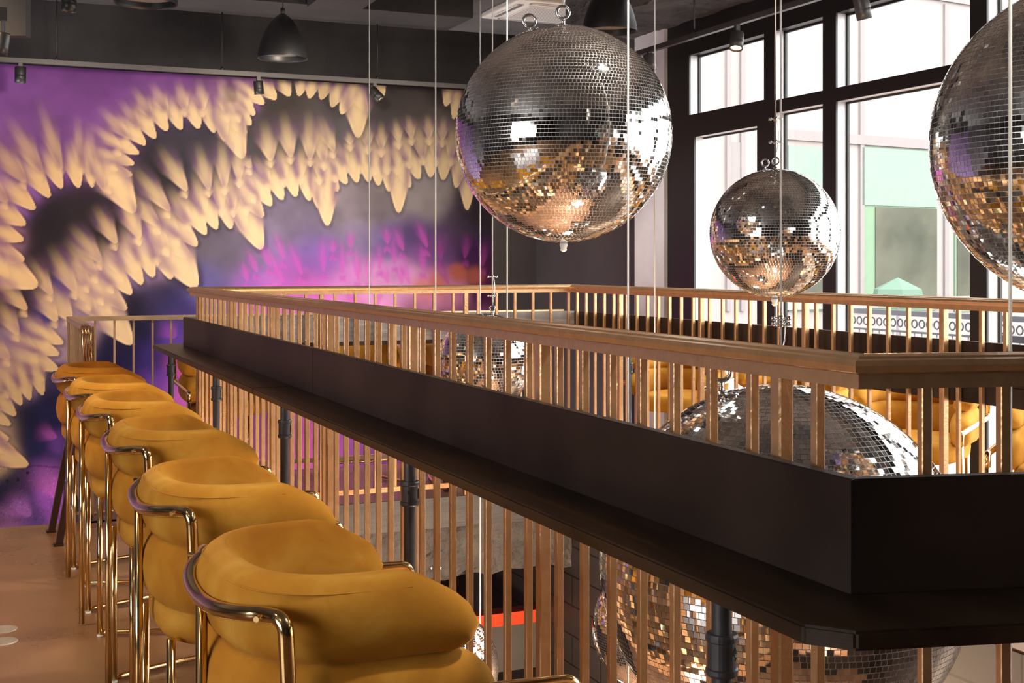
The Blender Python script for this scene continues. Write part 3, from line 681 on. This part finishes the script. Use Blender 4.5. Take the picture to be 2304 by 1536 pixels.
# ------------------------------------------------------------------ mirror balls
BG = 'mirror balls hung over the void'
def ball(label, px, py, rpx, d, tile, cable_px=None, cable_d=0, ztop=CE, second=True, seed=1, squash=1.0, clamp=.05, clamp2=.1, jit=.009):
    rng = random.Random(seed)
    c = W(px, py, d); R = rpx / F * d
    t = thing('mirror_ball', label, 'mirror ball', c, rng.uniform(0, 6), BG)
    inv = Matrix.Rotation(-t.rotation_euler.z, 3, 'Z')
    bm = bmesh.new(); bmesh.ops.create_uvsphere(bm, u_segments=64, v_segments=40, radius=R * .994)
    obj('core_sphere', bm, M['grout'], t, True)
    rows = max(8, round(PI * R / tile)); vs, fs = [], []
    for i in range(rows):
        th = PI * (i + .5) / rows
        rr = R * sin(th); ncol = max(4, round(2 * PI * rr / tile)); off = rng.random() * 6.28
        for k in range(ncol):
            ph = off + 2 * PI * k / ncol
            n = Vector((sin(th) * cos(ph), sin(th) * sin(ph), cos(th)))
            e = Vector((-sin(ph), cos(ph), 0)); u = n.cross(e)
            j = jit if rng.random() > .05 else jit * 4
            a1, a2 = rng.gauss(0, j), rng.gauss(0, j)
            hw = PI * rr / ncol * .90; hh = PI * R / rows / 2 * .86
            p = n * R * 1.0
            n0 = len(vs)
            for sx, sy in ((-1, -1), (1, -1), (1, 1), (-1, 1)):
                v = p + e * hw * sx + u * hh * sy + n * (a1 * hw * sx + a2 * hh * sy)
                vs.append(v)
            fs.append((n0, n0 + 1, n0 + 2, n0 + 3))
    me = bpy.data.meshes.new('mirror_tiles'); me.from_pydata(vs, [], fs); me.update(); me.materials.append(M['mirror'])
    # make sure tiles face outward
    b2 = bmesh.new(); b2.from_mesh(me)
    for f in b2.faces:
        if f.normal.dot(f.calc_center_median()) < 0: f.normal_flip()
    b2.to_mesh(me); b2.free()
    o = bpy.data.objects.new('mirror_tiles', me); C.objects.link(o); o.parent = t
    Rv = Vector((cT, -sT, 0)); Fv = Vector((sT, cT, 0))
    def bolt(off, s=1.0):
        base = Vector((off.x, off.y, math.sqrt(max(.01, R * R - off.x ** 2 - off.y ** 2)) - .004))
        bm = bmesh.new(); rr = .021 * s
        ring = base + Vector((0, 0, .03 * s + rr)); pts = []
        for k in range(24):
            a = 2 * PI * k / 24; pts.append(ring + (Rv * cos(a) + Vector((0, 0, 1)) * sin(a)) * rr)
        tube(bm, pts, .0055 * s, 8, closed=True)
        tube(bm, [base, base + Vector((0, 0, .012))], .014 * s, 12); tube(bm, [base + Vector((0, 0, .01)), ring - Vector((0, 0, rr))], .006 * s, 8)
        bm.transform(inv.to_4x4()); obj('eye_bolt', bm, M['steel'], t, True)
        return ring + Vector((0, 0, rr))
    s = max(.55, min(1.25, R / .37))
    o1 = Rv * ((cable_px - px) / F * d if cable_px else 0) + Fv * 0
    top = bolt(o1, s)
    if second: bolt(o1 - Rv * R * (.31 if second is True else second) + Fv * R * .12, s)
    zt = ztop - c.z
    bm = bmesh.new(); tube(bm, [top, Vector((o1.x, o1.y, zt))], .0032, 6); bm.transform(inv.to_4x4()); obj('suspension_cable', bm, M['cable'], t, True)
    bm = bmesh.new()
    for q in ((clamp, clamp + clamp2) if clamp else ()):
        pc = top + Vector((0, 0, q)); tube(bm, [pc - Vector((0, 0, .008)), pc + Vector((0, 0, .008))], .008, 8)
        tube(bm, [pc - Rv * .022, pc + Rv * .022], .004, 8); tube(bm, [pc - Rv * .022 - Vector((0, 0, .006)), pc - Rv * .022 + Vector((0, 0, .006))], .006, 8); tube(bm, [pc + Rv * .022 - Vector((0, 0, .006)), pc + Rv * .022 + Vector((0, 0, .006))], .006, 8)
    if clamp:
        tail = [top + Vector((0, 0, 0)) + Rv * .012 * sin(PI * k / 10) + Vector((0, 0, (clamp + clamp2 + .02) * k / 10)) for k in range(11)]
        tube(bm, tail, .0022, 6); bm.transform(inv.to_4x4()); obj('cable_clamp', bm, M['steel'], t, True)
    bm = bmesh.new(); lathe(bm, [(.004, .0), (.012, .0), (.014, -.012), (.010, -.022), (.012, -.028), (.004, -.034)], 16, (0, 0, -R + .002), True); obj('bottom_finial', bm, M['cable'], t, True)
    return t
ball('large mirror ball hanging in the top middle, in front of the mural edge', 1268, 302, 243.5, 4.4, .0125, 1267, seed=2)
ball('medium mirror ball hanging in front of the windows right of the centre', 1743, 525, 145, 5.0, .0105, 1745, seed=3, second=.14, clamp=.06, clamp2=.09)
ball('large mirror ball cropped by the right edge, upper right of the view', 2478, 322, 371, 2.95, .0125, 2478, seed=4)
ball('huge mirror ball low in the void, showing above and below the near counter corner', 1757, 1273, 408, 3.5, .0165, 1757, seed=5, second=.31, clamp=.08, clamp2=.015)
ball('small mirror ball low in the void, peeping out left behind the huge ball', 1472, 1412, 140, 5.0, .0105, 1473, seed=6)
ball('small mirror ball seen through the railing left of the centre, hung just below rail height', 1092, 812, 107, 6.7, .0150, 1108, seed=7, second=False, clamp=.05, clamp2=.10)
ball('mirror ball deep in the void behind the nearest bar stool, only its right rim showing', 992, 1502, 130, 6.0, .0105, 980, seed=8)
# further cables that run down to the lower floor
CG = 'bare steel cables running down the void'
for px, d, lb in ((831, 7.3, 'thin pale steel cable farthest left, hanging before the mural into the void'), (1080, 7.2, 'thin pale steel cable left of the large ball, just left of its rim cable'),
                  (1141, 5.6, 'thin braided steel cable crossing the left part of the large mirror ball'), (1413, 4.0, 'thin pale steel cable crossing the right part of the large mirror ball'),
                  (2273, 2.4, 'braided steel cable hanging before the cropped ball at the right edge')):
    p = W(px, HZ, d)
    o = obj('steel_cable', T([(0, 0, 0), (0, 0, CE + 3.0)], .0034, 6), M['cable'], None, True, (p.x, p.y, -3.0))
    tag(o, lb, 'cable', CG)

# ------------------------------------------------------------------ ceiling fixtures
def track(label, p, q, rods):
    p, q = Vector(p), Vector(q)
    t = thing('lighting_track', label, 'track', p)
    v = q - p
    bm = bmesh.new(); bar(bm, (0, 0, 0), v, .035, .034); obj('track_rail', bm, M['greyfixture'], t)
    for f in rods:
        x = v * f; obj('hanger_rod', T([x + Vector((0, 0, .015)), x + Vector((0, 0, CE - p.z))], .0055, 8), M['fixture'], t, True)
        bm = bmesh.new(); tube(bm, [x + Vector((0, 0, .012)), x + Vector((0, 0, .04))], .012, 10); tube(bm, [x - v.normalized() * .03 + Vector((0, 0, .018)), x + v.normalized() * .03 + Vector((0, 0, .018))], .008, 8); obj('hanger_clip', bm, M['fixture'], t, True)
    return t
TY, TZ = 10.0, 2.985
def on_track(px):   # X of a track point seen at px
    k = (px - 1152) / F
    return TY * (sT + k * cT) / (cT - k * sT)
xa, xb = -2.0, 4.35
track('grey lighting track on black rods running along the top of the mural', (xa, TY, TZ), (xb, TY, TZ), [(on_track(p) - xa) / (xb - xa) for p in (128, 500, 849)])
wxT = 4.41
def yw(px): return (F * (wxT / cT) / (px + 78) - wxT * sT) / cT
track('grey lighting track in front of the window tops', (wxT, .5, 3.0), (wxT, 9.0, 3.0), [(yw(p) - .5) / 8.5 for p in (1562,)] + [.2])
def spot(label, head, aim, glow, zt, L=.115, r=.040, power=0, group='black cylinder spotlights', hang=.03, m='fixture', col=(1, .72, .45), size=60):
    """head = centre of the cylinder, aim = unit direction of the light"""
    head, a = Vector(head), Vector(aim).normalized()
    t = thing('spotlight', label, 'spotlight', head, 0, group)
    bm = bmesh.new(); lathe(bm, [(0.001, -L / 2), (r * .92, -L / 2), (r, -L / 2 + .006), (r, .0), (r * 1.0, .001), (r * .985, .002), (r, .003), (r, L / 2), (r * .86, L / 2), (r * .82, L / 2 - .012)], 28)
    bm.transform(a.to_track_quat('Z', 'Y').to_matrix().to_4x4()); obj('lamp_body', bm, M[m], t, True)
    bm = bmesh.new(); lathe(bm, [(.001, L / 2 - .012), (r * .82, L / 2 - .012)], 24); bm.transform(a.to_track_quat('Z', 'Y').to_matrix().to_4x4()); obj('lens', bm, M[glow], t)
    top = -a * (L / 2)
    zz = zt - head.z
    st = Vector((top.x * .3, top.y * .3, 0))
    bm = bmesh.new(); tube(bm, [Vector((st.x, st.y, zz - .02)), top * .55], .007, 8); box(bm, st.x - .014, st.x + .014, st.y - .014, st.y + .014, zz - .05, zz); obj('bracket', bm, M['greyfixture'], t)
    if power:
        li = bpy.data.lights.new('spot_beam', 'SPOT'); li.energy = power; li.color = col; li.spot_size = math.radians(size); li.spot_blend = .9; li.shadow_soft_size = .04
        lo = bpy.data.objects.new('spot_beam', li); C.objects.link(lo); lo.location = head + a * (L / 2 + .02); lo.rotation_euler = (-a).to_track_quat('Z', 'Y').to_euler()
    return t
def head_at(px, py): # on the mural track plane
    x = on_track(px); d = x * sT + TY * cT; return Vector((x, TY, EYE - (py - HZ) / F * d))
spot('small black spotlight on the mural track at the far left, glowing downwards', head_at(46, 168), (-.02, .02, -1), 'lampdim', TZ, power=6)
spot('small black spotlight on the mural track near the middle of the mural', head_at(582, 197), (.12, .12, -1), 'shadein', TZ, L=.105, r=.038)
spot('black spotlight on the mural track tilted right and shining brightly', head_at(846, 212), (.62, -.30, -.75), 'lampglow', TZ, power=10)
h = W(155, 6, 7.0); spot('black ceiling spotlight cut by the top edge at the left, glowing below', h, (0, .02, -1), 'lampdim', CE, L=.10, r=.040)
h = W(6, 98, 5.0); spot('grey spotlight at the left edge below the bulkhead panel', h, (-.16, .05, -1), 'shadein', h.z + .14, L=.085, r=.024, m='greyfixture')
def wh(px, py):
    y = yw(px); d = wxT * sT + y * cT; return Vector((wxT, y, EYE - (py - HZ) / F * d))
spot('dark spotlight with a glowing lens on the track before the left window', wh(1658, 92), (-.28, -.25, -1), 'lampglow', 3.0, power=8, r=.042, L=.11, m='greyfixture')
spot('dark spotlight on the window track at the top edge right of the centre', wh(1941, 18), (.30, .05, -1), 'shadein', 3.0, r=.042, L=.12, m='greyfixture')
spot('dark spotlight on the window track half hidden behind the large mirror ball', wh(1462, 140), (.1, -.1, -1), 'shadein', 3.0, r=.042, L=.11, m='greyfixture')
def pendant(label, px, py, wpx, d):
    c = W(px, py, d); r = wpx / 2 / F * d; h = r * 1.80
    t = thing('pendant_lamp', label, 'pendant lamp', c, 0, 'black dome pendant lamps')
    prof = []
    for i in range(17):
        u = i / 16; prof.append((r * max(.06, (1 - u ** 1.55) ** .62 if u < 1 else .06), h * u))
    inn = [(x * .96, z * .985) for x, z in prof][::-1]
    bm = bmesh.new(); lathe(bm, inn + [(r * 1.0, -.004)] + prof, 40); obj('lamp_shade', bm, M['gloss'], t, True)
    bm = bmesh.new(); lathe(bm, [(.001, r * .22), (r * .93, r * .22)], 32); obj('diffuser', bm, M['shadein'], t)
    bm = bmesh.new(); tube(bm, [(0, 0, h - .01), (0, 0, h + .035)], .016, 12); obj('cord_cap', bm, M['greyfixture'], t, True)
    obj('cord', T([(0, 0, h + .03), (0, 0, CE - c.z)], .004, 8), M['fixture'], t, True)
pendant('glossy black dome pendant lamp before the dark wall, left of the centre', 636, 131, 112, 9.0)
pendant('glossy black dome pendant lamp partly behind the top of the large mirror ball', 1372, 70, 124, 8.0)
pendant('black dome pendant lamp of which only the rim shows at the top edge', 328, 8, 140, 7.0)
# air conditioner cassette
t = thing('ceiling_air_conditioner', 'white square ceiling air conditioner with perforated grille behind the large ball', 'air conditioner', (4.36, 9.53, CE - .05))
bm = B(-.40, .40, -.40, .40, 0, .05); obj('panel', bevelled(bm, .012, 2), M['acwhite'], t)
bm = bmesh.new(); box(bm, -.25, .25, -.25, .25, -.012, .002); g = obj('grille', bm, M['acwhite'], t)
bm = bmesh.new()
for i in range(20):
    for j in range(20):
        x, y = -.225 + i * .0237, -.225 + j * .0237; box(bm, x - .006, x + .006, y - .006, y + .006, -.0125, -.0115)
obj('perforation', bm, M['acgrey'], g)
for x0, x1, y0, y1 in ((-.27, .27, -.355, -.30), (-.27, .27, .30, .355), (-.355, -.30, -.27, .27), (.30, .355, -.27, .27)):
    bm = B(x0, x1, y0, y1, -.004, .004); s = obj('air_slot', bm, M['acgrey'], t)
    bm = bmesh.new(); bar(bm, (x0, y0, -.006), (x1, y0, -.006) if x1 - x0 > .2 else (x0, y1, -.006), .016, .006); obj('flap', bm, M['acwhite'], s)

# ------------------------------------------------------------------ stair guard behind the stools
GX, GY, GZ = .656, 9.16, 1.128
t = thing('stair_guard', 'slim gold stair guard with curled handrail end, left behind the stools, running before the mural', 'guard rail')
def flat(bm, p, q, w=.05, h=.03): bar(bm, p, q, w, h)
bm = bmesh.new(); flat(bm, (GX, 8.05, GZ), (GX, GY + .025, GZ)); flat(bm, (GX - .025, GY, GZ), (4.35, GY, GZ)); obj('handrail', bm, M['guard'], t)
for k in (-1, 0, 1):
    cur = fillet([(GX + k * .017, 8.06, GZ), (GX + k * .017, 7.92 - .014 * k, GZ), (GX + k * .017, 7.90 - .014 * k, GZ - .12), (GX + k * .017 + .012, 7.93, GZ - .22), (GX + k * .012, 7.96, GZ - .32)], .05, 6)
    obj('handrail_end', T(cur, .013, 10), mat('polished_copper', (.62, .36, .2), .2, .9) if k == -1 else bpy.data.materials['polished_copper'], t, True)
bm = bmesh.new(); flat(bm, (GX, 7.95, .07), (GX, GY, .07), .03, .03); flat(bm, (GX, GY, .07), (4.35, GY, .07), .03, .03); obj('bottom_rail', bm, M['guard'], t)
proto = None
for i in range(11):
    y = 7.98 + i * .115
    if proto is None: proto = obj('baluster', B(-.0065, .0065, -.0065, .0065, .07, GZ), M['guard'], t); proto.location = (GX, y, 0)
    else: o = proto.copy(); C.objects.link(o); o.location = (GX, y, 0)
for i in range(28):
    o = proto.copy(); C.objects.link(o); o.location = (GX + .16 + i * .127, GY, 0)
po = obj('post', B(-.02, .02, -.02, .02, 0, GZ), M['guard'], t); po.location = (GX + .03, 8.0, 0)
o = po.copy(); C.objects.link(o); o.location = (GX, GY, 0)
bm = bmesh.new(); box(bm, GX - .045, GX + .03, 7.86, GY, -.5, .03); o = struct('trim_10', bm, M['lower'])
# floor plates
for px, py, lb in ((8, 1416, 'pale oval floor plate at the left edge, the farther of the two'), (8, 1443, 'pale oval floor plate at the left edge, the nearer of the two')):
    d = F * EYE / (py - HZ); p = W(px, py, d)
    bm = bmesh.new(); lathe(bm, [(.001, .004), (.052, .004), (.055, 0)], 28, (0, 0, 0)); o = obj('floor_plate', bm, M['plate'], None, False, (p.x, p.y, 0)); tag(o, lb, 'floor plate', 'pale floor plates')
# loudspeaker-like white conduit on the dark wall behind the railing
p = W(1326, 800, 10.2)
o = obj('wall_conduit', T([(0, 0, -.5), (0, 0, .15)], .010, 8), M['acwhite'], None, True, (CX - .012, p.y, p.z)); tag(o, 'thin white conduit on the dark wall behind the far railing', 'conduit')
bm = bmesh.new(); box(bm, -.02, .02, -.02, .02, 0, .1); obj('conduit_box', bm, M['acwhite'], o)

# ------------------------------------------------------------------ outside the windows
struct('ground_outside', B(CX + .1, 60, -20, 60, -.25, -.12), M['terrace'])
def facade():
    ang = math.radians(8.4)
    base = W(1900, HZ, 24.0); base.z = 0
    t = thing('office_building', 'white office building with mint glass panels across the terrace', 'building', base, ang)
    def P(px):   # local x of an image column on the facade plane
        k = (px - 1152) / F; dr = Vector((sT + k * cT, cT - k * sT)); n = Vector((-sin(ang), cos(ang)))
        s = Vector((base.x, base.y)).dot(n) / dr.dot(n); q = dr * s - Vector((base.x, base.y)); return q.x * cos(ang) + q.y * sin(ang), s
    def R(name, x0, x1, y0, y1, m, dz, parent=t):
        a, d0 = P(x0); b, d1 = P(x1); d = (d0 + d1) / 2
        z1 = EYE - (y0 - HZ) / F * d; z0 = EYE - (y1 - HZ) / F * d
        return obj(name, B(a, b, -dz, .1, z0, z1), m, parent)
    obj('wall', B(-12, 14, 0, .4, -.2, 16), M['facade'], t)
    w = R('window', 1935, 2105, 335, 700, M['mintframe'], .03)
    R('spandrel_panel', 1936, 2104, 337, 464, M['mint'], .05, w); R('pane', 1966, 2104, 468, 668, M['facglass'], .05, w)
    w = R('window', 2146, 2240, 335, 700, M['mintframe'], .03); R('pane', 2150, 2236, 468, 668, M['facglass'], .05, w); R('spandrel_panel', 2150, 2236, 340, 464, M['mint'], .05, w)
    w = R('window', 1772, 1856, 330, 700, M['mint'], .03); R('pane', 1790, 1850, 470, 660, M['facglass'], .05, w)
    w = R('window', 1641, 1664, 320, 430, M['facadetrim'], .03)
    R('cornice', 1760, 2290, 312, 333, M['facadetrim'], .06); R('cornice', 1990, 2300, -10, 8, M['facadetrim'], .06); R('sill', 1760, 2290, 668, 690, M['facade'], .08)
    for x in (1632, 1664, 1932, 2122): R('pilaster', x, x + 9, 10 if x > 2000 else 30, 700, M['facadetrim'], .05)
facade()
def terrace_fence(label, p, q, z):
    p, q = Vector(p), Vector(q); v = q - p; L = v.length
    t = thing('terrace_fence', label, 'fence', (p.x, p.y, -.12), math.atan2(v.y, v.x), 'ring patterned terrace fences')
    obj('top_bar', B(0, L, -.03, .03, z, z + .05), M['fence'], t)
    obj('lower_bar', B(0, L, -.015, .015, z - .17, z - .15), M['fence'], t)
    n = min(60, int(L / .105)); pr = None
    for i in range(n):
        x = .05 + i * L / n
        if pr is None:
            bm = bmesh.new(); torus(bm, (0, 0, z - .075), .038, .008, 'y', 18, 6); pr = obj('ring', bm, M['fence'], t, True); pr.location.x = x
            pk = obj('picket', B(-.005, .005, -.005, .005, .1, z - .16), M['facadetrim'], t); pk.location.x = x
        else:
            a = pr.copy(); C.objects.link(a); a.location.x = x; b = pk.copy(); C.objects.link(b); b.location.x = x
    return t
terrace_fence('grey ring patterned terrace fence outside, the farther one', (8.7, 5.2), (8.7, 11.6), 1.10)
terrace_fence('grey ring patterned terrace fence outside, the nearer one at the right', (7.0, 4.6), (7.0, 7.3), 1.05)
t = thing('garden_parasol', 'pale green parasol outside beyond the terrace fence', 'parasol', W(2020, 640, 18).xy.to_3d() + Vector((0, 0, -.12)))
bm = bmesh.new(); lathe(bm, [(.01, 1.43), (.34, 1.27), (.36, 1.19), (.33, 1.21), (.01, 1.36)], 6); obj('canopy', bm, M['canvas'], t)
obj('pole', T([(0, 0, 0), (0, 0, 1.38)], .02, 8), M['facadetrim'], t); bm = bmesh.new(); lathe(bm, [(.2, 0), (.2, .06), (.03, .08)], 16, cap=True); obj('base', bm, M['facadetrim'], t)

# ------------------------------------------------------------------ light
wd = bpy.data.worlds.new('overcast_sky'); S.world = wd; wd.use_nodes = True
bg = wd.node_tree.nodes['Background']; bg.inputs['Color'].default_value = (1, .97, .95, 1); bg.inputs['Strength'].default_value = 7.0
def lamp(kind, loc, energy, col, aim=None, size=.3, spot=70, name='unseen_lamp'):
    li = bpy.data.lights.new(name, kind); li.energy = energy; li.color = col
    if kind == 'SPOT': li.spot_size = math.radians(spot); li.spot_blend = .8; li.shadow_soft_size = size
    elif kind == 'POINT': li.shadow_soft_size = size
    o = bpy.data.objects.new(name, li); C.objects.link(o); o.location = loc
    if aim is not None: o.rotation_euler = (Vector(loc) - Vector(aim)).to_track_quat('Z', 'Y').to_euler()
WARM = (1, .74, .48)
# added spots without fixtures, brightening the mural
for x, e in ((.7, 90), (2.3, 120), (3.6, 70)): lamp('SPOT', (x, 7.9, 2.75), e, (1, .86, .70), (x - .1, MY, 1.6), .06, 100)
lamp('SPOT', (2.6, 8.6, 2.4), 40, (1, .80, .85), (2.6, MY, .6), .06, 100)
# warm ceiling spots over the bar side, then added fill spots
for y, e in ((1.2, 30), (3.2, 40), (5.2, 55), (7.0, 70)): lamp('SPOT', (-1.3, y, 3.4), e, WARM, (.55, y + .5, .8), .06, 75)
for y in (4.2, 5.6, 7.0, 8.2): lamp('SPOT', (3.9, y, 3.3), 75, (1, .96, .90), (4.25, y - .1, .8), .06, 80)  # added fill over the window-side stools, without fixtures
for y in (2.5, 4.0, 5.6): lamp('SPOT', (2.5, y - .9, 3.45), 200, (1, .92, .80), (.70, y + .1, .9), .08, 42)  # added fill from over the void, brightening the insides of the stool backs
lamp('SPOT', (-.6, 5.5, 3.4), 130, WARM, (-.2, 6.8, 0), .06, 80)  # added spot that warms the floor left of the stools
# lower floor lamps
lamp('POINT', (2.2, 3.2, -1.2), 220, (1, .74, .54), None, .15); lamp('POINT', (3.0, 6.0, -1.1), 150, (1, .66, .4), None, .15); lamp('POINT', (1.0, 8.6, -1.2), 12, (1, .6, .8), None, .1)

# ------------------------------------------------------------------ camera and view
cam = bpy.data.cameras.new('camera'); cam.lens = 45; cam.sensor_width = 36; cam.sensor_fit = 'HORIZONTAL'; cam.shift_y = -(768 - HZ) / 2304; cam.clip_start = .02; cam.clip_end = 200
co = bpy.data.objects.new('camera', cam); C.objects.link(co); co.location = (0, 0, EYE); co.rotation_euler = (PI / 2, 0, -TH)
S.camera = co
S.view_settings.view_transform = 'Standard'; S.view_settings.look = 'None'; S.view_settings.gamma = 1; S.view_settings.exposure = 0.68
S.view_settings.use_curve_mapping = False
S.cycles.caustics_reflective = False; S.cycles.caustics_refractive = False
S.cycles.sample_clamp_indirect = 6
S.cycles.max_bounces = 10
